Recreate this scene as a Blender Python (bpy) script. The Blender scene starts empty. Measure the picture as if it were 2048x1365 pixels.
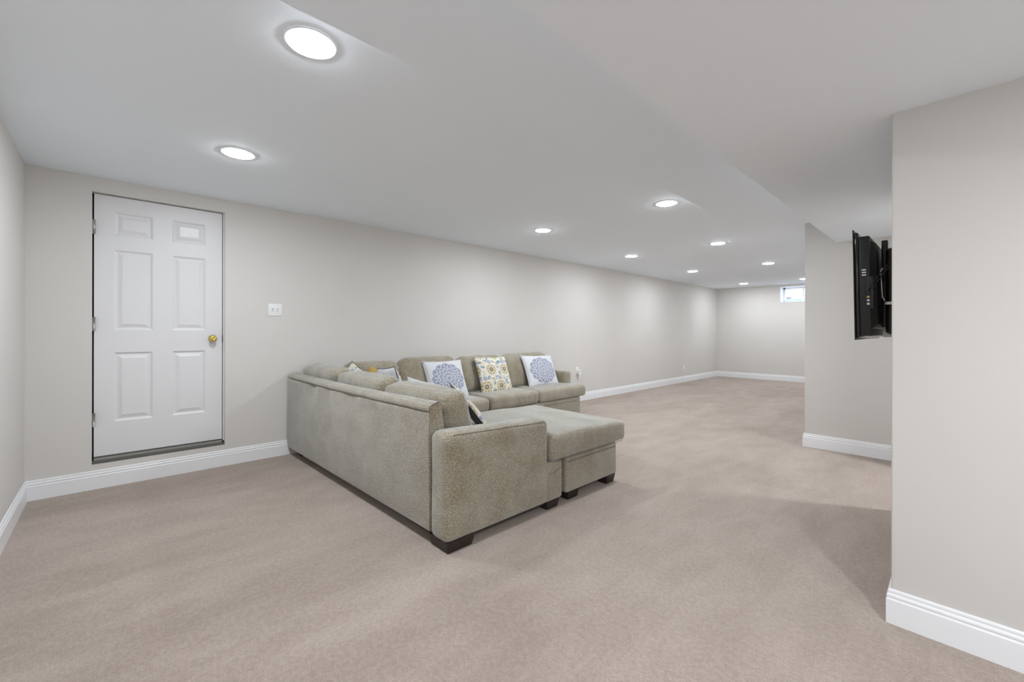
import bpy, bmesh, math, random
import numpy as np
from mathutils import Vector, Matrix, noise

# ------------------------------------------------------------------ camera, world, exposure
sc = bpy.context.scene
cam_d = bpy.data.cameras.new('camera'); cam = bpy.data.objects.new('camera', cam_d)
sc.collection.objects.link(cam); sc.camera = cam
cam.location = (0, 0, 1.2)
cam_d.sensor_width = 36; cam_d.lens = 842.3 / 2048 * 36
cam_d.shift_y = -18.5 / 2048
cam_d.clip_start = 0.01
_yaw = math.radians(46.545)
cam.matrix_world = (Matrix.Translation((0, 0, 1.2)) @ Matrix.Rotation(_yaw, 4, 'Z')
                    @ Matrix.Rotation(math.pi / 2, 4, 'X') @ Matrix.Rotation(math.radians(0.1), 4, 'Z'))
w = bpy.data.worlds.new('sky'); sc.world = w; w.use_nodes = True
w.node_tree.nodes['Background'].inputs[0].default_value = (0.93, 0.97, 1.0, 1)
w.node_tree.nodes['Background'].inputs[1].default_value = 8.0
sc.view_settings.view_transform = 'Standard'; sc.view_settings.look = 'None'
sc.view_settings.gamma = 1; sc.view_settings.use_curve_mapping = False
sc.view_settings.exposure = 0.57
LAMP = 200.0
try:
    sc.cycles.max_bounces = 14; sc.cycles.diffuse_bounces = 10; sc.cycles.glossy_bounces = 4
    sc.cycles.sample_clamp_indirect = 8; sc.cycles.use_denoising = True
    sc.cycles.caustics_reflective = False; sc.cycles.caustics_refractive = False
except Exception: pass
C = sc.collection

# ------------------------------------------------------------------ materials
def lin(r, g, b):
    f = lambda c: (c / 255 / 12.92) if c / 255 <= 0.04045 else ((c / 255 + 0.055) / 1.055) ** 2.4
    return (f(r), f(g), f(b), 1)

class NT:
    def __init__(s, name, rough=0.6, color=(0.5, 0.5, 0.5, 1), metallic=0, sheen=0, spec=0.3):
        s.m = bpy.data.materials.new(name); s.m.use_nodes = True
        s.t = s.m.node_tree; s.b = s.t.nodes['Principled BSDF']
        s.b.inputs['Base Color'].default_value = color; s.b.inputs['Roughness'].default_value = rough
        s.b.inputs['Metallic'].default_value = metallic
        s.b.inputs['Specular IOR Level'].default_value = spec
        if sheen:
            s.b.inputs['Sheen Weight'].default_value = sheen; s.b.inputs['Sheen Roughness'].default_value = 0.5
    def node(s, t, **k):
        n = s.t.nodes.new(t)
        for a, v in k.items(): setattr(n, a, v)
        return n
    def put(s, sock, v):
        if hasattr(v, 'is_output'): s.t.links.new(v, sock)
        else: sock.default_value = v
    def M(s, op, *a):
        n = s.node('ShaderNodeMath', operation=op)
        for i, v in enumerate(a): s.put(n.inputs[i], v)
        return n.outputs[0]
    def mix(s, f, a, b, mode='MIX'):
        n = s.node('ShaderNodeMix', data_type='RGBA', blend_type=mode)
        s.put(n.inputs[0], f); s.put(n.inputs[6], a); s.put(n.inputs[7], b)
        return n.outputs[2]
    def smooth(s, v, a, b, lo=0.0, hi=1.0):
        n = s.node('ShaderNodeMapRange', interpolation_type='SMOOTHSTEP')
        s.put(n.inputs[0], v)
        for i, x in enumerate((a, b, lo, hi)): n.inputs[i + 1].default_value = x
        return n.outputs[0]
    def noise(s, scale, vec=None, detail=3, rough=0.5, dist=0):
        n = s.node('ShaderNodeTexNoise'); n.inputs['Scale'].default_value = scale
        n.inputs['Detail'].default_value = detail; n.inputs['Roughness'].default_value = rough
        n.inputs['Distortion'].default_value = dist
        if vec is not None: s.t.links.new(vec, n.inputs['Vector'])
        return n.outputs[0]
    def coord(s, which='Object', scale=None, rot=None):
        o = s.node('ShaderNodeTexCoord').outputs[which]
        if scale or rot:
            mp = s.node('ShaderNodeMapping'); s.t.links.new(o, mp.inputs[0])
            if scale: mp.inputs['Scale'].default_value = scale
            if rot: mp.inputs['Rotation'].default_value = rot
            o = mp.outputs[0]
        return o
    def bump(s, h, strength, dist, prev=None):
        n = s.node('ShaderNodeBump'); n.inputs['Strength'].default_value = strength
        n.inputs['Distance'].default_value = dist; s.t.links.new(h, n.inputs['Height'])
        if prev is not None: s.t.links.new(prev, n.inputs['Normal'])
        s.t.links.new(n.outputs[0], s.b.inputs['Normal']); return n.outputs[0]
    def color(s, v): s.put(s.b.inputs['Base Color'], v)

def paint(name, col, rough=0.55, var=0.03, spec=0.3):
    n = NT(name, rough, col, spec=spec)
    c = n.coord('Object')
    v = n.noise(2.0, c, 2)
    lo = tuple(x * (1 - var) for x in col[:3]) + (1,); hi = tuple(min(1, x * (1 + var)) for x in col[:3]) + (1,)
    n.color(n.mix(v, lo, hi))
    n.bump(n.noise(320, c, 2), 0.06, 0.001)
    return n.m

M_WALL = paint('wall paint greige', (0.64, 0.623, 0.597, 1), 0.6)
M_CEIL = paint('ceiling paint', (0.855, 0.915, 0.975, 1), 0.8, 0.01, 0.15)
M_TRIM = paint('trim white semi-gloss', (0.80, 0.81, 0.83, 1), 0.35, 0.01, 0.4)
M_DOOR = paint('door white', (0.72, 0.722, 0.735, 1), 0.4, 0.01, 0.35)
M_PLATE = NT('switch plate plastic', 0.35, (0.80, 0.80, 0.80, 1)).m
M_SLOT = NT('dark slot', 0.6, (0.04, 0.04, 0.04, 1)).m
M_GREYMET = NT('satin nickel', 0.4, (0.42, 0.42, 0.41, 1), 0.8).m
M_SILL = NT('bronze threshold', 0.55, (0.11, 0.11, 0.10, 1), 0.2).m
M_BRASS = NT('polished brass', 0.18, (0.80, 0.62, 0.20, 1), 1.0).m
M_BLKG = NT('black gloss plastic', 0.12, (0.012, 0.012, 0.014, 1), spec=0.5).m
M_BLK = NT('black satin plastic', 0.42, (0.016, 0.016, 0.016, 1), spec=0.4).m
M_BLKMET = NT('black powder-coated steel', 0.3, (0.014, 0.014, 0.015, 1), 0.1, spec=0.5).m
M_CHROME = NT('brushed chrome', 0.3, (0.6, 0.6, 0.6, 1), 0.9).m
M_WOOD = NT('espresso wood', 0.4, (0.022, 0.015, 0.013, 1), spec=0.4).m
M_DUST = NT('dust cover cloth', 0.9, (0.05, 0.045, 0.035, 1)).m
M_WHITE = NT('white mark', 0.5, (0.75, 0.75, 0.75, 1)).m
M_YEL = NT('yellow jack', 0.5, (0.75, 0.6, 0.2, 1)).m
M_GREYPL = NT('grey plastic', 0.5, (0.30, 0.30, 0.30, 1)).m

def m_carpet():
    n = NT('cut pile carpet', 0.95, (0.42, 0.36, 0.32, 1), sheen=0.15, spec=0.1)
    c = n.coord('Object')
    big = n.noise(1.3, n.coord('Object', (1.0, 0.45, 1), (0, 0, 0.5)), 3, 0.55, 0.6)
    med = n.noise(6, n.coord('Object', (1.0, 0.4, 1), (0, 0, -0.4)), 3, 0.6, 0.4)
    fine = n.noise(48, c, 5, 0.75)
    vf = n.noise(190, c, 3, 0.75)
    v = n.M('ADD', n.M('MULTIPLY', n.smooth(big, 0.36, 0.64), 0.34), n.M('MULTIPLY', n.smooth(med, 0.34, 0.66), 0.26))
    v = n.M('ADD', v, n.M('MULTIPLY', n.smooth(fine, 0.36, 0.64), 0.42))
    col = n.mix(v, (0.305, 0.246, 0.208, 1), (0.480, 0.405, 0.355, 1))
    col = n.mix(n.smooth(vf, 0.34, 0.60), n.mix(0.5, col, (0.22, 0.172, 0.145, 1)), col)
    n.color(col)
    b = n.bump(fine, 0.45, 0.006)
    n.bump(vf, 0.5, 0.003, b)
    return n.m
M_CARPET = m_carpet()

def m_fabric(name, warm=0.0):
    n = NT(name, 0.9, (0.3, 0.28, 0.23, 1), sheen=0.6, spec=0.15)
    n.b.inputs['Sheen Tint'].default_value = (0.86, 0.93, 1.0, 1)
    c = n.coord('Object')
    blot = n.noise(5.5, c, 4, 0.6, 0.5); fine = n.noise(120, c, 3, 0.75)
    wv = n.node('ShaderNodeTexWave', wave_type='BANDS', bands_direction='Z', wave_profile='SIN')
    n.t.links.new(c, wv.inputs[0]); wv.inputs['Scale'].default_value = 24; wv.inputs['Distortion'].default_value = 6
    wv.inputs['Detail'].default_value = 2; wv.inputs['Detail Scale'].default_value = 3
    wv2 = n.node('ShaderNodeTexWave', wave_type='BANDS', bands_direction='DIAGONAL', wave_profile='TRI')
    n.t.links.new(c, wv2.inputs[0]); wv2.inputs['Scale'].default_value = 38; wv2.inputs['Distortion'].default_value = 2
    a = (0.230, 0.180, 0.106, 1); b = (0.330, 0.293, 0.215, 1)
    col = n.mix(n.smooth(blot, 0.3, 0.7), a, b)
    weave = n.M('MULTIPLY', wv.outputs[1], wv2.outputs[1])
    col = n.mix(n.M('MULTIPLY', n.smooth(fine, 0.40, 0.66), 0.65), col, (0.50, 0.475, 0.40, 1))
    col = n.mix(n.M('MULTIPLY', weave, 0.75), col, (0.15, 0.12, 0.075, 1))
    n.color(col)
    p = n.bump(weave, 0.6, 0.004); n.bump(fine, 0.4, 0.0015, p)
    return n.m
M_FAB = m_fabric('olive beige chenille')
M_SEAM = NT('seam thread', 0.9, (0.12, 0.105, 0.08, 1)).m

def uvxy(n):
    s = n.node('ShaderNodeSeparateXYZ'); n.t.links.new(n.node('ShaderNodeTexCoord').outputs['UV'], s.inputs[0])
    return s.outputs[0], s.outputs[1]

def m_medallion():
    n = NT('blue medallion print', 0.85, sheen=0.2, spec=0.15)
    x, y = uvxy(n); M = n.M
    X = M('SUBTRACT', M('MULTIPLY', x, 2), 1); Y = M('SUBTRACT', M('MULTIPLY', y, 2), 1)
    r = M('SQRT', M('ADD', M('MULTIPLY', X, X), M('MULTIPLY', Y, Y))); a = M('ARCTAN2', Y, X)
    nz = n.noise(14, None, 3, 0.7)
    c12 = M('COSINE', M('MULTIPLY', a, 12)); c24 = M('COSINE', M('ADD', M('MULTIPLY', a, 24), M('MULTIPLY', r, 9)))
    ring = M('SINE', M('ADD', M('MULTIPLY', r, 34), M('MULTIPLY', c12, M('ADD', 0.6, M('MULTIPLY', r, 2.2)))))
    v = M('ADD', M('MULTIPLY', ring, 0.5), M('MULTIPLY', c24, 0.35))
    v = M('ADD', v, M('MULTIPLY', M('SUBTRACT', nz, 0.5), 2.2))
    edge = M('SUBTRACT', r, M('ADD', 0.78, M('MULTIPLY', M('ABSOLUTE', M('COSINE', M('MULTIPLY', a, 6))), 0.08)))
    mask = M('SUBTRACT', 1.0, n.smooth(edge, -0.03, 0.03))
    line = M('SUBTRACT', 1.0, n.smooth(M('ABSOLUTE', M('ADD', edge, 0.05)), 0.01, 0.04))
    k = M('MULTIPLY', mask, M('ADD', 0.34, M('MULTIPLY', n.smooth(v, -0.3, 0.7), 0.66)))
    k = M('MAXIMUM', k, M('MULTIPLY', line, 0.9))
    n.color(n.mix(k, (0.62, 0.63, 0.66, 1), (0.215, 0.235, 0.335, 1)))
    n.bump(n.noise(260, n.coord('Object')), 0.2, 0.001)
    return n.m

def m_floral():
    n = NT('cream floral print', 0.85, sheen=0.2, spec=0.15)
    x, y = uvxy(n); M = n.M
    def lattice(ox, oy, s):
        gx = M('ADD', M('MULTIPLY', x, s), ox); gy = M('ADD', M('MULTIPLY', y, s), oy)
        row = M('FLOOR', gy); gx = M('ADD', gx, M('MULTIPLY', M('MODULO', row, 2.0), 0.5))
        fx = M('SUBTRACT', M('FRACT', gx), 0.5); fy = M('SUBTRACT', M('FRACT', gy), 0.5)
        return M('SQRT', M('ADD', M('MULTIPLY', fx, fx), M('MULTIPLY', fy, fy))), M('ARCTAN2', fy, fx)
    r, a = lattice(0.2, 0.1, 2.25)
    R = M('ADD', 0.41, M('MULTIPLY', M('COSINE', M('MULTIPLY', a, 8)), 0.045)); q = M('DIVIDE', r, R)
    nz = n.noise(9, None, 3)
    cream = (0.60, 0.56, 0.44, 1); tan = (0.42, 0.34, 0.17, 1); white = (0.70, 0.69, 0.66, 1)
    dark = (0.10, 0.09, 0.09, 1); teal = (0.22, 0.29, 0.34, 1); blue = (0.10, 0.14, 0.34, 1)
    col = n.mix(n.smooth(nz, 0.42, 0.52), teal, cream)
    def over(col, c, lo, hi, v=q, e=0.04):
        m = M('MULTIPLY', n.smooth(v, lo - e, lo + e), M('SUBTRACT', 1.0, n.smooth(v, hi - e, hi + e)))
        return n.mix(m, col, c)
    col = over(col, white, -1, 1.08); col = over(col, tan, -1, 0.86)
    petal = M('ABSOLUTE', M('COSINE', M('MULTIPLY', a, 4)))
    col = n.mix(M('MULTIPLY', M('MULTIPLY', n.smooth(petal, 0.55, 0.9), M('SUBTRACT', 1.0, n.smooth(q, 0.78, 0.84))), 0.75), col, cream)
    col = over(col, white, -1, 0.42); col = over(col, dark, -1, 0.33); col = over(col, tan, -1, 0.19)
    r2, a2 = lattice(0.72, 0.62, 2.25)
    col = over(col, white, -1, 0.15, r2, 0.01); col = over(col, blue, -1, 0.115, r2, 0.01)
    col = over(col, white, -1, 0.07, r2, 0.01); col = over(col, dark, -1, 0.035, r2, 0.01)
    n.color(col); n.bump(n.noise(260, n.coord('Object')), 0.2, 0.001)
    return n.m
M_MED = m_medallion(); M_FLO = m_floral()
M_CHAR = NT('charcoal cotton', 0.9, (0.05, 0.055, 0.065, 1), sheen=0.2).m
M_MUST = NT('mustard cotton', 0.85, (0.42, 0.27, 0.08, 1), sheen=0.2).m
M_PALE = NT('pale cotton', 0.85, (0.58, 0.59, 0.62, 1), sheen=0.2).m
M_TAN = NT('tan cotton', 0.85, (0.42, 0.34, 0.24, 1), sheen=0.2).m

def m_emit(name, strength):
    m = bpy.data.materials.new(name); m.use_nodes = True; t = m.node_tree
    b = t.nodes['Principled BSDF']; b.inputs['Base Color'].default_value = (0.9, 0.9, 0.9, 1)
    b.inputs['Emission Color'].default_value = (0.925, 0.97, 1.02, 1); b.inputs['Emission Strength'].default_value = strength
    return m
M_LENS = m_emit('lit lens', LAMP)
M_LENS_FAR = m_emit('lit lens dimmer zone', LAMP * 0.85)
M_LENS_LOW = m_emit('lit lens low ceiling', LAMP * 2.0)
M_LENS_BACK = m_emit('lit lens back zone', LAMP * 1.25)

# ------------------------------------------------------------------ mesh helpers
def link(o, parent=None):
    C.objects.link(o)
    if parent is not None:
        o.parent = parent
        o.matrix_parent_inverse = parent.matrix_basis.inverted()
    return o

def mesh(name, verts, faces, mat, parent=None, smooth=False):
    me = bpy.data.meshes.new(name); me.from_pydata([tuple(map(float, v)) for v in verts], [], faces); me.update()
    for m in (mat if isinstance(mat, (list, tuple)) else [mat]): me.materials.append(m)
    if smooth: me.polygons.foreach_set('use_smooth', [True] * len(me.polygons))
    return link(bpy.data.objects.new(name, me), parent)

def box_vf(x0, y0, z0, x1, y1, z1, vs, fs):
    b = len(vs)
    vs += [(x0,y0,z0),(x1,y0,z0),(x1,y1,z0),(x0,y1,z0),(x0,y0,z1),(x1,y0,z1),(x1,y1,z1),(x0,y1,z1)]
    fs += [tuple(b + i for i in f) for f in ((0,3,2,1),(4,5,6,7),(0,1,5,4),(1,2,6,5),(2,3,7,6),(3,0,4,7))]

def boxes(name, lst, mat, parent=None, bevel=0.0, seg=2):
    vs, fs = [], []
    for b in lst: box_vf(*b, vs, fs)
    o = mesh(name, vs, fs, mat, parent)
    if bevel:
        bm = bmesh.new(); bm.from_mesh(o.data)
        bmesh.ops.bevel(bm, geom=bm.edges[:], offset=bevel, segments=seg, affect='EDGES', profile=0.5)
        bm.to_mesh(o.data); bm.free()
        o.data.polygons.foreach_set('use_smooth', [True] * len(o.data.polygons))
        try: o.data.set_sharp_from_angle(angle=math.radians(50))
        except Exception: pass
    return o

def tag(o, label, cat, group=None):
    o['label'] = label; o['category'] = cat
    if group: o['group'] = group
    return o
def struct(o): o['kind'] = 'structure'; return o
def empty(name, loc, label=None, cat=None, group=None):
    o = bpy.data.objects.new(name, None); C.objects.link(o); o.location = loc; o.empty_display_size = 0.1
    o.matrix_basis  # basis from loc
    if label: tag(o, label, cat, group)
    return o

def axis_samples(h, r, step):
    a = [-h + r * (1 - math.cos(t * math.pi / 8)) for t in range(0, 4)]
    n = max(1, int(round(2 * (h - r) / step)))
    mid = [-(h - r) + 2 * (h - r) * i / n for i in range(n + 1)]
    return a + mid + [-v for v in reversed(a)]

def roundbox(name, lo, hi, r, mat, parent=None, step=0.05, fn=None):
    """soft upholstered block: rounded box with fine mesh, fn(p)->p shapes it in world space"""
    c = [(a + b) / 2 for a, b in zip(lo, hi)]; h = [(b - a) / 2 for a, b in zip(lo, hi)]
    r = min(r, min(h) * 0.98)
    S = [axis_samples(x, r, step) for x in h]
    verts, faces, idx = [], [], {}
    def vid(p):
        k = (round(p[0], 6), round(p[1], 6), round(p[2], 6))
        if k not in idx: idx[k] = len(verts); verts.append(p)
        return idx[k]
    for ax in range(3):
        u, v = [i for i in range(3) if i != ax]
        for sgn in (-1, 1):
            for i in range(len(S[u]) - 1):
                for j in range(len(S[v]) - 1):
                    q = []
                    for du, dv in ((0,0),(1,0),(1,1),(0,1)):
                        p = [0,0,0]; p[ax] = sgn * h[ax]; p[u] = S[u][i + du]; p[v] = S[v][j + dv]; q.append(vid(tuple(p)))
                    flip = (sgn < 0) ^ (ax == 1)
                    faces.append(tuple(reversed(q)) if flip else tuple(q))
    P = np.array(verts); inner = np.array(h) - r
    Q = np.clip(P, -inner, inner); D = P - Q; L = np.linalg.norm(D, axis=1, keepdims=True)
    P = Q + np.where(L > 1e-9, D / np.maximum(L, 1e-9) * r, 0) + np.array(c)
    if fn is not None: P = np.array([fn(Vector(p)) for p in P])
    return mesh(name, P, faces, mat, parent, True)

def tube(name, pts, r, mat, parent=None, n=8, cap=True):
    vs, fs = [], []
    for i, p in enumerate(pts):
        p = Vector(p); d = (Vector(pts[min(i + 1, len(pts) - 1)]) - Vector(pts[max(i - 1, 0)])).normalized()
        a = d.cross(Vector((0, 0, 1)))
        if a.length < 0.05: a = d.cross(Vector((1, 0, 0)))
        a.normalize(); b = d.cross(a)
        for k in range(n):
            t = 2 * math.pi * k / n; vs.append(p + (a * math.cos(t) + b * math.sin(t)) * r)
    for i in range(len(pts) - 1):
        for k in range(n):
            fs.append((i*n+k, i*n+(k+1) % n, (i+1)*n+(k+1) % n, (i+1)*n+k))
    if cap: fs += [tuple(range(n)), tuple(reversed(range((len(pts)-1)*n, len(pts)*n)))]
    return mesh(name, vs, fs, mat, parent, True)

def lathe(name, prof, loc, axis, mat, parent=None, n=24):
    """prof: list of (radius, height along axis)"""
    ax = Vector(axis).normalized(); a = ax.orthogonal().normalized(); b = ax.cross(a)
    vs, fs = [], []
    for r, h in prof:
        for k in range(n):
            t = 2 * math.pi * k / n; vs.append(Vector(loc) + ax * h + (a * math.cos(t) + b * math.sin(t)) * r)
    for i in range(len(prof) - 1):
        for k in range(n): fs.append((i*n+k, i*n+(k+1) % n, (i+1)*n+(k+1) % n, (i+1)*n+k))
    fs += [tuple(reversed(range(n))), tuple(range((len(prof)-1)*n, len(prof)*n))]
    return mesh(name, vs, fs, mat, parent, True)

def nz(p, s=1.0, seed=0.0):
    return noise.noise(Vector((p[0] * s + seed, p[1] * s + seed * 1.7, p[2] * s - seed)))

# ------------------------------------------------------------------ structure
XL, YN, YF, XR = -4.50, -0.45, 11.98, 2.70
XO, YB = -0.90, -4.20      # the room goes on behind the camera, right of XO, back to YB
ZC, ZM, ZS = 2.375, 2.345, 2.105
XA, XB = -1.612, -0.835
YM, XMID = 5.29, -1.10
XP, YP = -0.185, 2.34
struct(boxes('floor', [(XL - .12, YN - .12, -0.1, XR + .12, YF + .32, 0), (XO - .12, YB - .12, -0.1, XR + .12, YN - .12, 0)], M_CARPET))
struct(boxes('ceiling', [(XL - .12, YN - .12, ZC, XA, YF + .32, 2.6), (XA, YN - .12, ZM, XR + .12, YF + .32, 2.6),
                         (XB, YN - .12, ZS, XR + .12, YM, ZM - 0.0005),
                         (XO - .12, YB - .12, ZS, XR + .12, YN - .12, 2.6)], M_CEIL))
DY0, DY1, DZ0, DZ1 = -0.116, 0.727, 0.192, 2.262
struct(boxes('wall_left', [(XL - .12, YN - .12, 0, XL, DY0, 2.6), (XL - .12, DY1, 0, XL, YF + .32, 2.6),
                           (XL - .12, DY0, 0, XL, DY1, DZ0), (XL - .12, DY0, DZ1, XL, DY1, 2.6)], M_WALL))
WX0, WX1, WZ0, WZ1 = -3.005, -2.15, 1.937, 2.322
struct(boxes('wall_far', [(XL, YF, 0, WX0, YF + .32, 2.6), (WX1, YF, 0, XR, YF + .32, 2.6),
                          (WX0, YF, 0, WX1, YF + .32, WZ0), (WX0, YF, WZ1, WX1, YF + .32, 2.6)], M_WALL))
struct(boxes('wall_near', [(XL, YN - .12, 0, XO, YN, 2.6)], M_WALL))
struct(boxes('wall_side', [(XO - .12, YB, 0, XO, YN - .12, 2.6)], M_WALL))
struct(boxes('wall_back', [(XO - .12, YB - .12, 0, XR, YB, 2.6)], M_WALL))
struct(boxes('wall_right', [(XR, YB - .12, 0, XR + .12, YF + .32, 2.6)], M_WALL))
def beveled_block(name, b):
    return struct(boxes(name, [b], M_WALL, None, 0.006, 3))
beveled_block('wall_television', (XP, YP, -0.05, XR + .05, 3.87, ZS + .05))
beveled_block('wall_middle', (XMID, YM, -0.05, XR + .05, YM + .12, 2.5))
beveled_block('wall_closet', (0.10, 4.80, -0.05, XR + .05, YM + .02, ZS + .05))
beveled_block('wall_return', (XMID, YM + .10, -0.05, XMID + .12, YF + .05, 2.5))

BB = [(0.0, 0.0), (0.015, 0.0), (0.015, 0.098), (0.0135, 0.101), (0.0115, 0.103), (0.0105, 0.106), (0.013, 0.110), (0.0132, 0.116),
      (0.0105, 0.121), (0.0075, 0.123), (0.0072, 0.127), (0.0085, 0.130), (0.0075, 0.136), (0.004, 0.140), (0.0, 0.140)]
def baseboard(name, p0, p1, n, m0, m1):
    """m: -1 shortens (inside corner), +1 extends (outside corner), 0 square"""
    p0, p1, n = Vector(p0 + (0,)), Vector(p1 + (0,)), Vector(n + (0,)); d = (p1 - p0).normalized()
    vs = []
    for p, m, s in ((p0, m0, -1), (p1, m1, 1)):
        for t, z in BB: vs.append(p + n * t + d * (s * m * t) + Vector((0, 0, z)))
    k = len(BB); fs = [(i, (i + 1) % k, k + (i + 1) % k, k + i) for i in range(k)]
    fs += [tuple(reversed(range(k))), tuple(range(k, 2 * k))]
    o = mesh(name, vs, fs, M_TRIM)
    bm = bmesh.new(); bm.from_mesh(o.data); bmesh.ops.recalc_face_normals(bm, faces=bm.faces[:]); bm.to_mesh(o.data); bm.free()
    return struct(o)
baseboard('baseboard_left', (XL, YN), (XL, YF), (1, 0), -1, -1)
baseboard('baseboard_near', (XL, YN), (XO, YN), (0, 1), -1, 1)
baseboard('baseboard_side', (XO, YB), (XO, YN), (1, 0), -1, 1)
baseboard('baseboard_back', (XO, YB), (XR, YB), (0, 1), -1, -1)
baseboard('baseboard_far', (XL, YF), (XMID, YF), (0, -1), -1, -1)
baseboard('baseboard_return', (XMID, YM), (XMID, YF), (-1, 0), 1, -1)
baseboard('baseboard_middle', (XMID, YM), (0.1, YM), (0, -1), 1, -1)
baseboard('baseboard_television', (XP, YP), (XP, 3.87), (-1, 0), 1, 1)
baseboard('baseboard_right', (XP, YP), (XR, YP), (0, -1), 1, -1)
baseboard('baseboard_hall', (XP, 3.87), (XR, 3.87), (0, 1), 1, -1)
baseboard('baseboard_closet', (0.1, 4.80), (0.1, YM), (-1, 0), 1, -1)

# ------------------------------------------------------------------ door
door = struct(empty('door_1', (XL - .045, 0.3, DZ0)))
door['label'] = 'white six-panel door with a brass knob, set above the baseboard'
SY0, SY1, SZ0, SZ1 = -0.106, 0.712, 0.234, 2.256
XD = XL - 0.045
def door_slab():
    vs, fs = [], []
    cols = [(0.006, 0.238), (0.362, 0.590)]
    rows = [(1.953, 2.135), (1.208, 1.838), (0.490, 1.032)]
    ys = [SY0] + [v for c in cols for v in c] + [SY1]; zs = [SZ0] + [v for r in reversed(rows) for v in r] + [SZ1]
    def quad(a, b, c, d):
        k = len(vs); vs.extend([a, b, c, d]); fs.append((k, k + 1, k + 2, k + 3))
    for i in range(len(ys) - 1):
        for j in range(len(zs) - 1):
            y0, y1, z0, z1 = ys[i], ys[i + 1], zs[j], zs[j + 1]
            if i in (1, 3) and j in (1, 3, 5):
                rings = [(0, 0), (0.006, -0.004), (0.012, -0.010), (0.020, -0.011), (0.030, -0.008), (0.044, -0.003), (0.047, -0.0015)]
                for (a, da), (b, db) in zip(rings, rings[1:]):
                    A = [(XD + da, y0 + a, z0 + a), (XD + da, y1 - a, z0 + a), (XD + da, y1 - a, z1 - a), (XD + da, y0 + a, z1 - a)]
                    B = [(XD + db, y0 + b, z0 + b), (XD + db, y1 - b, z0 + b), (XD + db, y1 - b, z1 - b), (XD + db, y0 + b, z1 - b)]
                    for k in range(4): quad(A[k], A[(k + 1) % 4], B[(k + 1) % 4], B[k])
                quad(*B)
            else: quad((XD, y0, z0), (XD, y1, z0), (XD, y1, z1), (XD, y0, z1))
    xb = XD - 0.035
    quad((XD, SY0, SZ0), (XD, SY0, SZ1), (xb, SY0, SZ1), (xb, SY0, SZ0)); quad((XD, SY1, SZ0), (xb, SY1, SZ0), (xb, SY1, SZ1), (XD, SY1, SZ1))
    quad((XD, SY0, SZ1), (XD, SY1, SZ1), (xb, SY1, SZ1), (xb, SY0, SZ1)); quad((XD, SY0, SZ0), (xb, SY0, SZ0), (xb, SY1, SZ0), (XD, SY1, SZ0))
    quad((xb, SY0, SZ0), (xb, SY0, SZ1), (xb, SY1, SZ1), (xb, SY1, SZ0))
    return mesh('door_slab', vs, fs, M_DOOR, door)
slab = door_slab()
boxes('pale_field', [(XD - .0005, 0.411, 2.008, XD + .003, 0.540, 2.088)], M_PLATE, slab)['label'] = 'pale rectangle in the upper right door panel'  # thin sheet, paler than the slab, over this panel's raised field
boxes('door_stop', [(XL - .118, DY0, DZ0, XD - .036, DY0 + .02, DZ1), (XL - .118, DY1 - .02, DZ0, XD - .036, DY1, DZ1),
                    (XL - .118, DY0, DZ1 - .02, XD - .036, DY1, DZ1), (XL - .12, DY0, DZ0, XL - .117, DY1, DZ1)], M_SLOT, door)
boxes('jamb_strip', [(XL - .06, DY1 - .011, DZ0 + .03, XL - .022, DY1 - .0005, DZ1)], M_WALL, door)
v, f = [], []
for y in (DY0, DY1):
    v += [(XL + .001, y, DZ0 - .004), (XL + .001, y, DZ0 + .002), (XD + .012, y, DZ0 + .014), (XD + .012, y, DZ0 - .004)]
f = [(0, 4, 5, 1), (1, 5, 6, 2), (2, 6, 7, 3), (3, 7, 4, 0), (0, 1, 2, 3), (7, 6, 5, 4)]
mesh('threshold', v, f, M_SILL, door)
boxes('sweep', [(XD - .02, SY0, DZ0, XD + .009, SY1, DZ0 + .031)], M_GREYMET, door)
boxes('weather_strip', [(XD - .02, SY0, DZ0, XD + .004, SY1, DZ0 + .040)], M_SILL, door)
for z0, z1 in ((1.942, 2.050), (1.199, 1.308), (0.468, 0.573)):
    h = tube('hinge', [(XL - .020, -0.106, z0), (XL - .020, -0.106, z1)], 0.0085, M_GREYMET, door, 10)
    boxes('hinge_leaf', [(XL - .042, -0.1155, z0, XL - .014, -0.1125, z1)], M_GREYMET, h)
kn = lathe('door_knob', [(0.031, 0), (0.031, .004), (0.028, .009), (0.013, .012), (0.011, .030), (0.020, .036), (0.027, .044),
                         (0.029, .052), (0.027, .060), (0.020, .066), (0.012, .0675), (0.008, .065), (0.001, .065)],
           (XD + .0005, 0.640, 1.137), (1, 0, 0), M_BRASS, door, 28)
lathe('knob_button', [(0.006, 0), (0.006, .002), (0.001, .003)], (XD + .0655, 0.640, 1.137), (1, 0, 0), M_BRASS, kn, 12)
boxes('latch_plate', [(XL - .05, DY1 - .013, 1.10, XL - .028, DY1 - .0105, 1.165)], M_SLOT, door)

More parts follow.
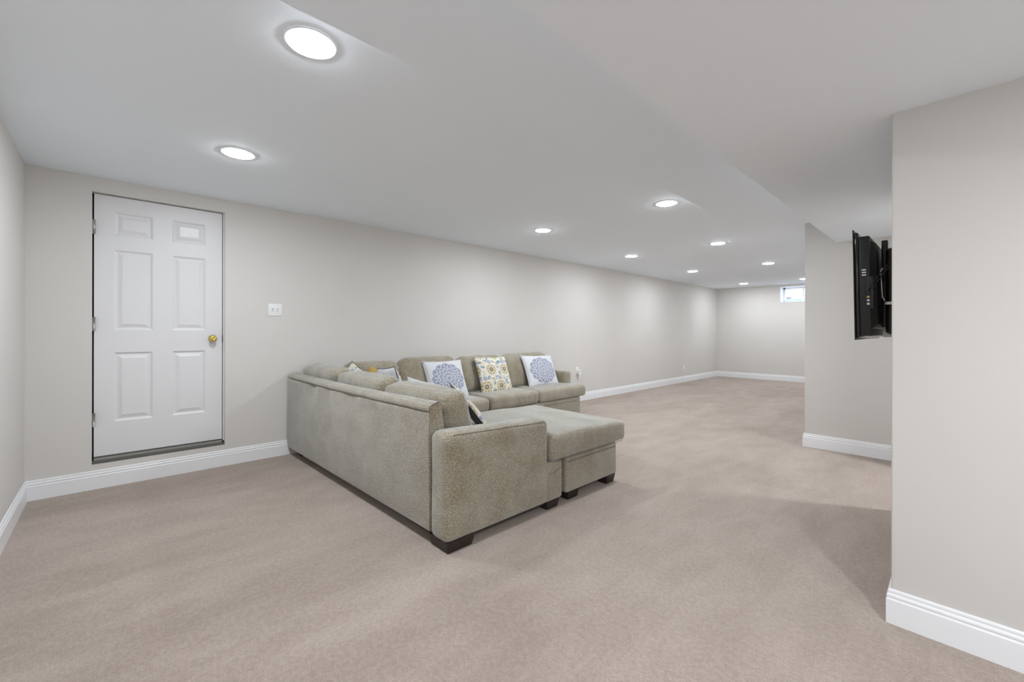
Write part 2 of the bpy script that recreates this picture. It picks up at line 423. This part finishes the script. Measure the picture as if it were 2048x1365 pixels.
# ------------------------------------------------------------------ window at the far end
win = struct(empty('window_1', ((WX0 + WX1) / 2, YF + .3, WZ0)))
win['label'] = 'small white basement window high in the far wall'
e = 0.008
boxes('reveal_lining', [(WX0, YF - .002, WZ0, WX0 + e, YF + .32, WZ1), (WX1 - e, YF - .002, WZ0, WX1, YF + .32, WZ1),
                        (WX0, YF - .002, WZ1 - e, WX1, YF + .32, WZ1)], M_TRIM, win)
boxes('window_sill', [(WX0, YF - .002, WZ0, WX1, YF + .32, WZ0 + e)], M_TRIM, win)
fx0, fx1, fz0, fz1 = WX0 + e, WX1 - e, WZ0 + e, WZ1 - e
boxes('window_frame', [(fx0, YF + .26, fz0, fx0 + .045, YF + .31, fz1), (fx1 - .045, YF + .26, fz0, fx1, YF + .31, fz1),
                       (fx0, YF + .26, fz0, fx1, YF + .31, fz0 + .035), (fx0, YF + .26, fz1 - .045, fx1, YF + .31, fz1),
                       ((fx0 + fx1) / 2 - .02, YF + .265, fz0, (fx0 + fx1) / 2 + .02, YF + .305, fz1)], M_TRIM, win, .004)
gm = NT('window glass', 0.02); gm.b.inputs['Transmission Weight'].default_value = 1; gm.b.inputs['Base Color'].default_value = (1, 1, 1, 1)
gt = bpy.data.materials.new('thin glass'); gt.use_nodes = True; t_ = gt.node_tree; t_.nodes.clear()
o_ = t_.nodes.new('ShaderNodeOutputMaterial'); mx = t_.nodes.new('ShaderNodeMixShader'); tr = t_.nodes.new('ShaderNodeBsdfTransparent')
gl = t_.nodes.new('ShaderNodeBsdfGlossy'); gl.inputs['Roughness'].default_value = 0.02; mx.inputs[0].default_value = 0.06
t_.links.new(tr.outputs[0], mx.inputs[1]); t_.links.new(gl.outputs[0], mx.inputs[2]); t_.links.new(mx.outputs[0], o_.inputs[0])
xm = (fx0 + fx1) / 2
for a, b in ((fx0 + .04, xm - .015), (xm + .015, fx1 - .04)):
    boxes('pane', [(a, YF + .283, fz0 + .03, b, YF + .287, fz1 - .04)], gt, win)
# window well outside, its liner printed with a pale seascape
def m_liner():
    n = NT('printed well liner', 0.7); s = n.node('ShaderNodeSeparateXYZ'); n.t.links.new(n.coord('Object'), s.inputs[0])
    z = s.outputs[2]; nzv = n.noise(9, n.coord('Object', (1, 1, 3)), 3)
    hill = n.M('ADD', z, n.M('MULTIPLY', nzv, 0.10))
    col = n.mix(n.smooth(hill, 2.24, 2.27), (0.60, 0.57, 0.56, 1), (0.72, 0.80, 0.88, 1))
    col = n.mix(n.smooth(z, 2.095, 2.105), (0.55, 0.66, 0.78, 1), col)
    col = n.mix(n.M('MULTIPLY', n.M('SUBTRACT', 1.0, n.smooth(z, 2.03, 2.07)), n.smooth(nzv, 0.4, 0.6)), col, (0.30, 0.46, 0.62, 1))
    n.color(col); return n.m
well = empty('window_well', (-2.57, YF + .33, 1.7), 'pale window well with a printed seascape liner outside the far window', 'window well')
vs, fs = [], []
for i in range(17):
    a = math.pi * i / 16; x = -2.57 - 0.75 * math.cos(a); y = YF + .33 + 0.55 * math.sin(a)
    for k, rr in enumerate((0, 0.02)):
        xx = -2.57 - (0.75 + rr) * math.cos(a); yy = YF + .33 + (0.55 + rr) * math.sin(a); vs += [(xx, yy, 1.7), (xx, yy, 2.75)]
for i in range(16):
    b = i * 4; c_ = b + 4
    fs += [(b, c_, c_ + 1, b + 1), (b + 2, b + 3, c_ + 3, c_ + 2), (b + 1, c_ + 1, c_ + 3, b + 3), (b, b + 2, c_ + 2, c_)]
mesh('liner', vs, fs, m_liner(), well, True)
boxes('gravel_base', [(-3.4, YF + .33, 1.66, -1.74, YF + .95, 1.70)], M_PLATE, well)
mesh('sail_print', [(-3.05, 12.66, 2.10), (-2.93, 12.72, 2.10), (-2.98, 12.70, 2.26), (-3.05, 12.668, 2.10), (-2.93, 12.728, 2.10), (-2.98, 12.708, 2.26)],
     [(0, 1, 2), (5, 4, 3), (0, 3, 4, 1), (1, 4, 5, 2), (2, 5, 3, 0)], M_WHITE, well)
boxes('hull_print', [(-3.04, 12.66, 2.075, -2.93, 12.70, 2.092)], M_CHAR, well)

# ------------------------------------------------------------------ recessed lights
LIGHTS = [(-1.812, 0.585, ZC, 'largest round recessed ceiling light, nearest the camera by the ceiling step'),
 (-3.263, 0.598, ZC, 'lit recessed ceiling light on the door side, just right of the six-panel door'),
 (-3.292, 3.610, ZC, 'lit recessed ceiling light on the long wall side, above the sofa\'s far end'),
 (-1.821, 3.665, ZC, 'lit recessed ceiling light beside the ceiling step, second in the right row'),
 (-3.462, 5.818, ZC, 'lit recessed ceiling light third along the long wall row, past the sofa'),
 (-2.170, 5.806, ZC, 'lit recessed ceiling light third in the right row from the camera'),
 (-3.510, 8.127, ZC, 'lit recessed ceiling light fourth along the long wall row, next to last'),
 (-2.205, 8.108, ZC, 'lit recessed ceiling light fourth in the right row, near the window end'),
 (-3.535, 11.057, ZC, 'last lit recessed ceiling light of the long wall row, by the far corner'),
 (-2.297, 11.021, ZC, 'smallest lit recessed ceiling light, above the far window, half hidden by the wall'),
 (0.86, 0.80, ZS, 'recessed ceiling light in the low ceiling behind the camera'),
 (0.86, -1.55, ZS, 'recessed ceiling light in the low ceiling well behind the camera'),
 (0.86, -3.40, ZS, 'recessed ceiling light at the back end of the low ceiling'),
 (2.10, 0.80, ZS, 'recessed ceiling light in the low ceiling by the right wall'),
 (0.86, 4.45, ZS, 'recessed ceiling light in the low hall behind the television wall')]
trim_prof = [(0.103, 0.0), (0.103, 0.0015), (0.099, 0.0035), (0.084, 0.0040), (0.082, 0.0015)]
lens_prof = [(0.0815, 0.0), (0.080, 0.0045), (0.072, 0.0075), (0.045, 0.010), (0.001, 0.011)]
for i, (x, y, z, lab) in enumerate(LIGHTS):
    L = empty('recessed_light', (x, y, z), lab, 'ceiling light', 'recessed ceiling lights')
    if i == 0:
        t0 = lathe('trim_ring', trim_prof, (x, y, z), (0, 0, -1), M_CEIL, L, 40)
        l0 = lathe('lens', lens_prof, (x, y, z), (0, 0, -1), M_LENS, L, 40)
    else:
        for src in (t0, l0):
            c = src.copy(); C.objects.link(c); c.parent = L
            if src is l0 and (y > 5 or z < 2.2):
                c.data = src.data.copy(); c.data.materials[0] = M_LENS_BACK if (z < 2.2 and (y < 0 or x > 2)) else M_LENS_LOW if z < 2.2 else M_LENS_FAR
            c.matrix_parent_inverse = Matrix.Translation((-LIGHTS[0][0], -LIGHTS[0][1], -LIGHTS[0][2]))

# ------------------------------------------------------------------ switch, outlets
sw = empty('light_switch', (XL, 1.13, 1.406), 'white double light switch plate on the wall right of the door', 'light switch')
boxes('plate', [(XL, 1.070, 1.347, XL + .006, 1.188, 1.464)], M_PLATE, sw, .002)
for y in (1.108, 1.152):
    tg = boxes('toggle', [(XL + .004, y - .005, 1.395, XL + .014, y + .005, 1.411)], M_PLATE, sw, .0015)
    boxes('toggle_slot', [(XL + .0055, y - .0065, 1.392, XL + .0066, y + .0065, 1.420)], M_GREYPL, tg)
def outlet(y, z, lab, plug):
    o = empty('wall_outlet', (XL, y, z), lab, 'outlet')
    boxes('plate', [(XL, y - .035, z - .058, XL + .006, y + .035, z + .058)], M_PLATE, o, .002)
    for dz in (-.02, .02):
        s = boxes('socket', [(XL + .005, y - .017, z + dz - .014, XL + .008, y + .017, z + dz + .014)], M_PLATE, o, .002)
        for dy in (-.006, .006): boxes('slot', [(XL + .0075, y + dy - .001, z + dz - .004, XL + .0083, y + dy + .001, z + dz + .006)], M_SLOT, s)
    return o
outlet(5.815, 0.535, 'white wall outlet just beyond the sofa arm, holding a plug-in freshener', 'p')
outlet(9.935, 0.33, 'small white wall outlet low on the long wall near the far corner', None)
fr = empty('air_freshener', (XL + .009, 5.83, 0.50), 'small white plug-in air freshener in the outlet beyond the sofa', 'air freshener')
roundbox('housing', (XL + .0085, 5.80, 0.455), (XL + .06, 5.86, 0.545), .014, M_PLATE, fr, .02)
lathe('refill_bottle', [(0.016, 0), (0.02, .006), (0.02, .03), (0.010, .038), (0.010, .045)], (XL + .036, 5.83, 0.415), (0, 0, 1), M_PLATE, fr, 14)
boxes('vent_slot', [(XL + .0595, 5.815, 0.525, XL + .0615, 5.845, 0.533)], M_SLOT, fr)

# ------------------------------------------------------------------ sofa
sofa = empty('sectional_sofa', (-3.2, 2.2, 0), 'large olive-beige chenille L-shaped sectional sofa with chaise and dark block feet', 'sofa')
XE, XI = -1.87, -2.03      # outer and inner face of the near arm
def back_frame_A():
    prof = [(1.292, .078), (1.286, .12), (1.284, .3), (1.286, .5), (1.288, .62), (1.287, .68), (1.286, .715), (1.287, .735), (1.291, .744),
            (1.2935, .747), (1.289, .751), (1.2885, .770), (1.293, .779), (1.302, .784), (1.325, .793), (1.350, .800), (1.360, .794), (1.366, .77),
            (1.392, .616), (1.43, .45), (1.45, .30), (1.45, .06)]
    xs = [XI - i * (XI + 4.47) / 70 for i in range(71)]; vs, fs = [], []
    n = len(prof)
    for i, x in enumerate(xs):
        end = min(i, 70 - i) / 3.0; end = min(end, 1)
        for (y, z) in prof:
            dy = dz = 0
            if y < 1.30 and z > .1:
                s = math.sin(min(1, (z - .06) / .68) * math.pi)
                dy -= 0.010 * s * end + 0.024 * s * nz((x * 1.7, 0, z * 3), 1, 3) * end
                if .66 < z < .74: dy += 0.010 * end * max(0, nz((x * 4.5, 0, 0), 1, 8) + .1) * 2.2
                if z > .70: dy += 0.004 * nz((x * 9, 0, z * 5), 1, 5)
            if z > .74 and y < 1.37: dz = (0.006 * nz((x * 3, 0, 0), 1, 2) - 0.012 * (1 - math.cos((x + 4.45) / 2.42 * 2 * math.pi)) * .5) * end
            if y < 1.37: dy -= .055 * (XI - x) / 2.42
            vs.append((x, y + dy, z + dz))
    for i in range(70):
        for k in range(n): fs.append((i*n+k, (i+1)*n+k, (i+1)*n+(k+1) % n, i*n+(k+1) % n))
    fs += [tuple(range(n)), tuple(reversed(range(70*n, 71*n)))]
    o = mesh('back_frame', vs, fs, M_FAB, sofa, True)
    try: o.data.set_sharp_from_angle(angle=math.radians(55))
    except Exception: pass
    return o
bf = back_frame_A()
tube('piping', [(XI - .002, 1.2895, .08), (XI - .002, 1.287, .3), (XI - .002, 1.287, .6), (XI - .002, 1.2885, .772), (XI, 1.302, .7855), (XI, 1.350, .801)], .0022, M_SEAM, bf, 6)
tube('seam', [(x, 1.2905 - .055 * (XI - x) / 2.42 + .004 * nz((x * 9, 0, 3.7), 1, 5), .747 + (0.006 * nz((x * 3, 0, 0), 1, 2) - 0.012 * (1 - math.cos((x + 4.45) / 2.42 * 2 * math.pi)) * .5)) for x in [XI - .02 - i * .04 for i in range(59)]], .0022, M_SEAM, bf, 5)
boxes('back_frame', [(-4.44, 1.40, .06, -4.30, 4.70, .78)], M_FAB, sofa, .03, 3)
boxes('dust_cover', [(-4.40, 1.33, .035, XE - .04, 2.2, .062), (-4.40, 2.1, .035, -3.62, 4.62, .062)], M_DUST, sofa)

def arm_fn(p):
    p = p.copy()
    if p.z > .3:
        k = (p.z - .3) / .34; un = (p.x - (XE + XI) / 2) / ((XE - XI) / 2)
        p.z += k * (.014 * (1 - un * un) - .032 * max(0, min(1, (p.y - 1.35) / .75)) + .004 * nz(p, 6, 1))
    if p.x < XE + .01 and p.x > XE - .03: p.x += .003 * nz(p, 5, 4)
    if p.y < 1.45 and p.z > .05: p.y += .004 * nz(p, 5, 6)
    return p
arm = roundbox('arm', (XI, 1.287, .052), (XE, 2.115, .640), .040, M_FAB, sofa, .04, arm_fn)
tube('seam', [arm_fn(Vector((XE - .0105, 1.345 + i * .0370, .6290))) for i in range(21)], .0017, M_SEAM, arm, 5)
base = roundbox('base', (-4.40, 1.42, .058), (XE - .003, 2.262, .322), .022, M_FAB, sofa, .08)
tube('seam', [(XE - .0028, 2.118 + .005 * i, .245 + .00004 * i * i) for i in range(26)], .0015, M_SEAM, base, 5)
ob = roundbox('chaise_base', (-2.86, 2.30, .068), (XE - .004, 2.935, .322), .018, M_FAB, sofa, .08)
tube('seam', [(XE - .0035, 2.315 + .03 * i, .288) for i in range(21)], .0024, M_SEAM, ob, 5)
bb_ = roundbox('base', (-4.40, 2.10, .058), (-3.57, 4.69, .312), .022, M_FAB, sofa, .08)
tube('seam', [(-3.5695, 2.3 + .1 * i, .262) for i in range(24)], .0024, M_SEAM, bb_, 5)

def crown(lo, hi, amp, seed, z0):
    def fn(p):
        p = p.copy()
        u = 2 * (p.x - lo[0]) / (hi[0] - lo[0]) - 1; v = 2 * (p.y - lo[1]) / (hi[1] - lo[1]) - 1
        k = max(0, (p.z - z0) / (hi[2] - z0))
        p.z += k * (amp * max(0, 1 - u ** 4) * max(0, 1 - v ** 4) + .004 * nz(p, 5, seed))
        p.x += .004 * nz(p, 4, seed + 3); p.y += .004 * nz(p, 4, seed + 5)
        return p
    return fn
def seat(name, lo, hi, seed, amp=.02, r=.045, step=.05, par=None):
    return roundbox(name, lo, hi, r, M_FAB, par or sofa, step, crown(lo, hi, amp, seed, lo[2] + .02))
# chaise cushion (T shaped: wraps round the end of the arm)
def ch_fn(top):
    def fn(p):
        p = p.copy()
        if p.z > .36:
            k = (p.z - .36) / .11
            ed = min(1, max(0, (3.05 - p.y) / .75)); 
            p.z += k * (.026 * math.sin(min(1, (3.05 - p.y) / 1.0) * math.pi / 2) + .004 * nz(p, 4, 2) - top)
            u = max(0, min(1, (XE - p.x + .01) / .08)); p.z -= k * .004 * (1 - u)
        p.y += .004 * nz(p, 4, 5); p.x += .003 * nz(p, 4, 7)
        return p
    return fn
vA = roundbox('chaise_cushion', (-2.875, 2.128, .322), (-1.857, 3.045, .478), .036, M_FAB, sofa, .045, ch_fn(0))
roundbox('chaise_cushion_inset', (-2.875, 1.45, .322), (XI - .012, 2.7, .478), .03, M_FAB, vA, .05, ch_fn(.0015))
tube('seam', [(-1.8545, 2.17 + i * .033, .325 + .004 * (i % 2)) for i in range(26)], .0018, M_SEAM, vA, 5)
seat('seat_cushion', (-3.60, 1.45, .322), (-2.885, 2.255, .470), 11)
seat('seat_cushion', (-4.32, 1.45, .312), (-3.61, 2.235, .460), 12)
seat('seat_cushion', (-4.32, 2.245, .312), (-3.55, 3.04, .458), 13)
t2 = seat('seat_cushion', (-4.32, 3.047, .312), (-3.55, 3.838, .468), 14, step=.016)
t3 = seat('seat_cushion', (-4.32, 3.845, .312), (-3.545, 4.80, .462), 15)
def seat_ripples(o, y0):
    for v in o.data.vertices:
        p = v.co
        if p.x > -3.66 and p.z > .33:
            for k in range(3):
                d = (p.y - (y0 + k * .045) + (p.z - .4) * .3) / .013
                v.co.x += .007 * math.exp(-d * d)
seat_ripples(t2, 3.50)
def armB_fn(p):
    p = p.copy(); p.z += .006 * nz(p, 6, 3); return p
roundbox('arm', (-4.44, 4.63, .06), (-3.80, 4.785, .640), .04, M_FAB, sofa, .05, armB_fn)

def back_cushion(cx_, cy_, wid, ang, base_z, hgt, thick, lean, seed, along, flop=0.0):
    """along: 'x' (face +y) or 'y' (face +x); shaped in local coordinates u (width), t (depth), z"""
    hw = wid / 2
    def fn(p):
        u, t, z = p.x, p.y, p.z
        zn = (z + hgt / 2) / hgt; un = u / hw
        puff = (1 - abs(un) ** (7 if along == 'x' else 3)) * (0.35 + 0.65 * math.sin(max(0, min(1, zn)) * math.pi * .9 + .25))
        t2 = t * (0.72 + 0.45 * puff)
        t2 += .010 * nz((u, t, z), 7, seed)
        z2 = z + ((.008 if along == 'x' else .022) * (1 - un ** 4) * max(0, zn - .5) * 2) + .010 * nz((u, t, 0), 5, seed + 2)
        z2 += -(.007 if along == 'x' else .035) * max(0, abs(un) - .72) / .28 * max(0, zn - .5) * 2
        # creases that run in from the side seams
        s = math.exp(-((zn - .8) / .2) ** 2) * max(0, abs(un) - .6) / .4
        t2 += .010 * s * math.sin(zn * 55 + seed)
        t2 += flop * max(0, zn - .3)
        ca, sa = math.cos(lean), math.sin(lean)
        tt = t2 * ca - (z2 + hgt / 2) * sa; zz = (z2 + hgt / 2) * ca + t2 * sa
        if along == 'x': q = Vector((cx_ + u, cy_ + tt, base_z + zz))
        else: q = Vector((cx_ + tt, cy_ + u, base_z + zz))
        if ang:
            d = q - Vector((cx_, cy_, 0)); d.rotate(Matrix.Rotation(ang, 3, 'Z')); q = Vector((cx_, cy_, 0)) + d
        return q
    return roundbox('back_cushion', (-hw, -thick / 2, -hgt / 2), (hw, thick / 2, hgt / 2), min(.055 if along == 'x' else .075, thick * .42), M_FAB, sofa, .03, fn)
# near run, leaning on the near back frame (front faces +y)
back_cushion(-2.455, 1.585, .79, .02, .455, .39, .20, .26, 1, 'x')
back_cushion(-3.235, 1.565, .83, .02, .450, .415, .20, .26, 2, 'x')
back_cushion(-4.030, 1.540, .82, .02, .445, .44, .20, .26, 3, 'x')
# run along the long wall (front faces +x)
back_cushion(-4.085, 1.93, .62, 0, .430, .45, .21, .20, 4, 'y')
back_cushion(-4.075, 2.595, .76, 0, .445, .46, .22, .22, 5, 'y')
back_cushion(-4.075, 3.345, .74, 0, .445, .44, .22, .22, 6, 'y')
back_cushion(-4.075, 4.155, .90, 0, .445, .45, .22, .22, 7, 'y')

def foot(x0, y0, x1, y1, h=.07):
    t = .012
    vs = [(x0 + t, y0 + t, 0), (x1 - t, y0 + t, 0), (x1 - t, y1 - t, 0), (x0 + t, y1 - t, 0), (x0, y0, h), (x1, y0, h), (x1, y1, h), (x0, y1, h)]
    o = mesh('foot', vs, [(0,3,2,1),(4,5,6,7),(0,1,5,4),(1,2,6,5),(2,3,7,6),(3,0,4,7)], M_WOOD, sofa)
    bm = bmesh.new(); bm.from_mesh(o.data); bmesh.ops.bevel(bm, geom=bm.edges[:], offset=.003, segments=1, affect='EDGES'); bm.to_mesh(o.data); bm.free()
foot(-2.05, 1.295, XE + .002, 1.485, .062)
foot(-1.99, 2.105, XE - .008, 2.235, .062); foot(-1.99, 2.345, XE - .022, 2.475); foot(-1.99, 2.81, XE - .012, 2.93)
foot(-2.85, 2.81, -2.73, 2.93); foot(-2.85, 2.34, -2.73, 2.46)
foot(-4.42, 1.295, -4.30, 1.43, .062); foot(-3.70, 4.55, -3.58, 4.67, .06); foot(-4.40, 4.60, -4.28, 4.72, .06); foot(-3.70, 2.30, -3.58, 2.42, .06)

# ------------------------------------------------------------------ scatter pillows
def pillow(c, ux, uz, wid, hgt, thick, front, back, lab, cat='pillow', seed=0, edge=None, n=22, sag=0.0):
    """c: centre; ux: width direction; uz: height direction; front faces ux x uz"""
    ux = Vector(ux).normalized(); uz = Vector(uz); uz = (uz - ux * uz.dot(ux)).normalized(); nn = ux.cross(uz)
    vs, uvs, fs, mats = [], [], [], []
    def pt(i, j, side):
        u = -1 + 2 * i / n; v = -1 + 2 * j / n
        prof = ((1 - u * u) * (1 - v * v)); prof = max(0, prof) ** .42
        x = u * wid / 2 * (1 - .055 * (1 - v * v)); z = v * hgt / 2 * (1 - .055 * (1 - u * u))
        d = side * prof * thick / 2 + .004 * nz((x, z, side), 9, seed) * prof - sag * (x / wid) ** 2
        return Vector(c) + ux * x + uz * z + nn * d
    idx = {}
    for side in (1, -1):
        for i in range(n + 1):
            for j in range(n + 1):
                if side < 0 and (i in (0, n) or j in (0, n)): idx[(side, i, j)] = idx[(1, i, j)]
                else: idx[(side, i, j)] = len(vs); vs.append(pt(i, j, side))
    for side in (1, -1):
        for i in range(n):
            for j in range(n):
                q = [(i, j), (i + 1, j), (i + 1, j + 1), (i, j + 1)]
                if side < 0: q.reverse()
                fs.append(tuple(idx[(side,) + a] for a in q)); uvs += [(a[0] / n, a[1] / n) for a in q]; mats.append(0 if side > 0 else 1)
    root = mesh('throw_pillow', vs, fs, [front, back], None, True)
    uvl = root.data.uv_layers.new(name='UVMap')
    uvl.data.foreach_set('uv', [x for p in uvs for x in p]); root.data.polygons.foreach_set('material_index', mats)
    tag(root, lab, cat, 'scatter pillows on the sofa')
    if edge:
        loop = [(i, 0) for i in range(n)] + [(n, j) for j in range(n)] + [(n - i, n) for i in range(n)] + [(0, n - j) for j in range(n + 1)]
        tube('piping', [vs[idx[(1,) + a]] for a in loop], .004, edge, root, 5)
    return root
T = (-.42, 0, 1)      # leaning back toward the long wall
pillow((-3.955, 2.73, .655), (0, 1, 0), (-.42, .0, 1), .52, .46, .13, M_MED, M_PALE, 'white pillow with blue medallion, left of the yellow floral pillow', seed=1, edge=M_PALE)
pillow((-3.930, 3.42, .665), (.0, 1, -.03), (-.42, -.06, 1), .52, .49, .12, M_FLO, M_CHAR, 'upright cream pillow with yellow flowers, centre of the long sofa run', seed=2)
pillow((-3.935, 4.27, .66), (0, 1, -.02), (-.42, -.1, 1), .60, .46, .13, M_MED, M_PALE, 'white pillow with blue medallion, right of the yellow floral, by the far arm', seed=3, edge=M_PALE)
pillow((-2.375, 1.855, .638), (-.88, .47, 0), (-.31, -.52, .8), .42, .44, .08, M_FLO, M_CHAR, 'floral pillow with charcoal back seen edge-on beside the near arm', seed=4, edge=M_CHAR)
pillow((-4.0, 1.70, .665), (-.1, .7, .7), (-.35, -.7, .7), .36, .36, .10, M_FLO, M_CHAR, 'floral pillow corner poking up in the sofa corner left of the mustard one', seed=5, edge=M_CHAR)
pillow((-3.88, 1.93, .65), (.1, 1, -.35), (-.45, .3, 1), .36, .36, .11, M_MUST, M_MUST, 'mustard yellow pillow peeping over the back in the sofa corner', seed=6)
pillow((-3.48, 1.83, .68), (-1, .25, -.10), (0, -.35, 1), .66, .42, .12, M_MED, M_MED, 'blue and white pillow peeping over the near back cushions', seed=7, edge=M_CHAR)
pillow((-2.90, 1.82, .625), (-1, .0, .05), (0, -.35, 1), .42, .42, .11, M_PALE, M_PALE, 'pale cream pillow whose tip just shows above the near back cushions', seed=8)

# ------------------------------------------------------------------ television on its bracket
tv = empty('television', (-.30, 3.1, 1.17), 'black flat television seen edge-on from behind, mounted on the wall end', 'television')
Y0, Y1 = 2.65, 3.55
sh = 0.009
def tilt(o):
    for v in o.data.vertices: v.co.x += -(v.co.z - 1.165) * 0.018
    return o
tilt(boxes('screen', [(-.3435, Y0 - .012, 1.163, -.3385, Y1 + .012, 1.703)], M_BLKG, tv, .002))
tilt(roundbox('bezel', (-.340, Y0 - .006, 1.172), (-.322, Y1 + .006, 1.690), .008, M_BLKG, tv, .2))
bc = tilt(boxes('back_cover', [(-.324, Y0, 1.183, -.281, Y1, 1.668)], M_BLK, tv, .004))
vs = [(-.283, Y0 + .03, 1.215), (-.283, Y1 - .03, 1.215), (-.283, Y1 - .03, 1.65), (-.283, Y0 + .03, 1.65),
      (-.262, Y0 + .05, 1.24), (-.262, Y1 - .05, 1.24), (-.262, Y1 - .05, 1.635), (-.262, Y0 + .05, 1.635)]
rh = tilt(mesh('rear_housing', vs, [(0, 1, 2, 3), (7, 6, 5, 4), (0, 4, 5, 1), (1, 5, 6, 2), (2, 6, 7, 3), (3, 7, 4, 0)], M_BLK, tv))
pp = tilt(boxes('port_panel', [(-.292, Y0 - .004, 1.315, -.270, Y0 + .03, 1.47)], M_BLKMET, tv, .002))
for k, z in enumerate((1.372, 1.355, 1.338)):
    j = lathe('jack', [(.0055, 0), (.0055, .004), (.0032, .0045), (.0030, .001)], (-.2895, Y0 - .004, z), (0, -1, 0), M_YEL if k == 0 else M_WHITE, pp, 12)
    tilt(j)
tilt(boxes('video_socket', [(-.292, Y0 - .006, 1.386, -.284, Y0 - .003, 1.396)], M_WHITE, pp))
for k in range(3): tilt(boxes('vent_slat', [(-.312, Y0 - .0012, 1.476 + k * .0125, -.296, Y0 + .002, 1.482 + k * .0125)], M_WHITE, bc))
mt = empty('wall_mount', (XP, 3.0, 1.4), 'black steel folding bracket between the television and the wall end', 'bracket')
for y in (2.84, 3.32):
    boxes('rail', [(-.262, y - .02, 1.225, -.238, y + .02, 1.665)], M_BLKMET, mt, .004)
boxes('wall_plate', [(XP - .030, 2.86, 1.20, XP - .0005, 3.30, 1.60)], M_BLKMET, mt, .004)
boxes('cross_arm', [(-.245, 2.82, 1.50, -.218, 3.34, 1.545), (-.245, 2.82, 1.27, -.218, 3.34, 1.315)], M_BLKMET, mt, .004)
roundbox('pivot', (-.243, 2.78, 1.19), (-.196, 2.83, 1.62), .018, M_BLKMET, mt, .1)
tube('handle', [(-.252, 2.75, 1.515), (-.256, 2.735, 1.50), (-.254, 2.73, 1.44), (-.251, 2.735, 1.375), (-.244, 2.75, 1.358)], .0045, M_CHROME, mt, 8)
boxes('lower_bracket', [(-.245, 2.76, 1.337, -.205, 2.80, 1.352)], M_CHROME, mt, .002)
boxes('cover_box', [(-.262, 2.88, 1.175, -.214, 2.94, 1.222)], M_PLATE, mt, .003)
for k, (dx, dz, lab) in enumerate(((0, 0, 'thin black cable looping from the television ports, upper of two'), (.004, -.018, 'thin black cable looping from the television ports, lower of two'))):
    p0 = Vector((-.294 + dx, Y0 - .008, 1.405 + dz)); p1 = Vector((-.212, 2.70, 1.55 + dz)); pm = Vector((-.284 + dx, Y0 - .03, 1.425 + dz))
    pts = []
    for i in range(15):
        t = i / 14; pts.append((1 - t) ** 2 * p0 + 2 * t * (1 - t) * pm + t * t * p1)
    pts += [Vector((-.19, 2.74, 1.57 + dz)), Vector((XP - .001, 2.78, 1.57 + dz))]
    o = empty('cable', p0, lab, 'cable')
    tube('cord', pts, .0028, M_BLK, o, 6)
    boxes('plug', [(p0.x - .006, Y0 - .022, p0.z - .008, p0.x + .006, Y0 - .004, p0.z + .006)], M_BLK, o, .002)
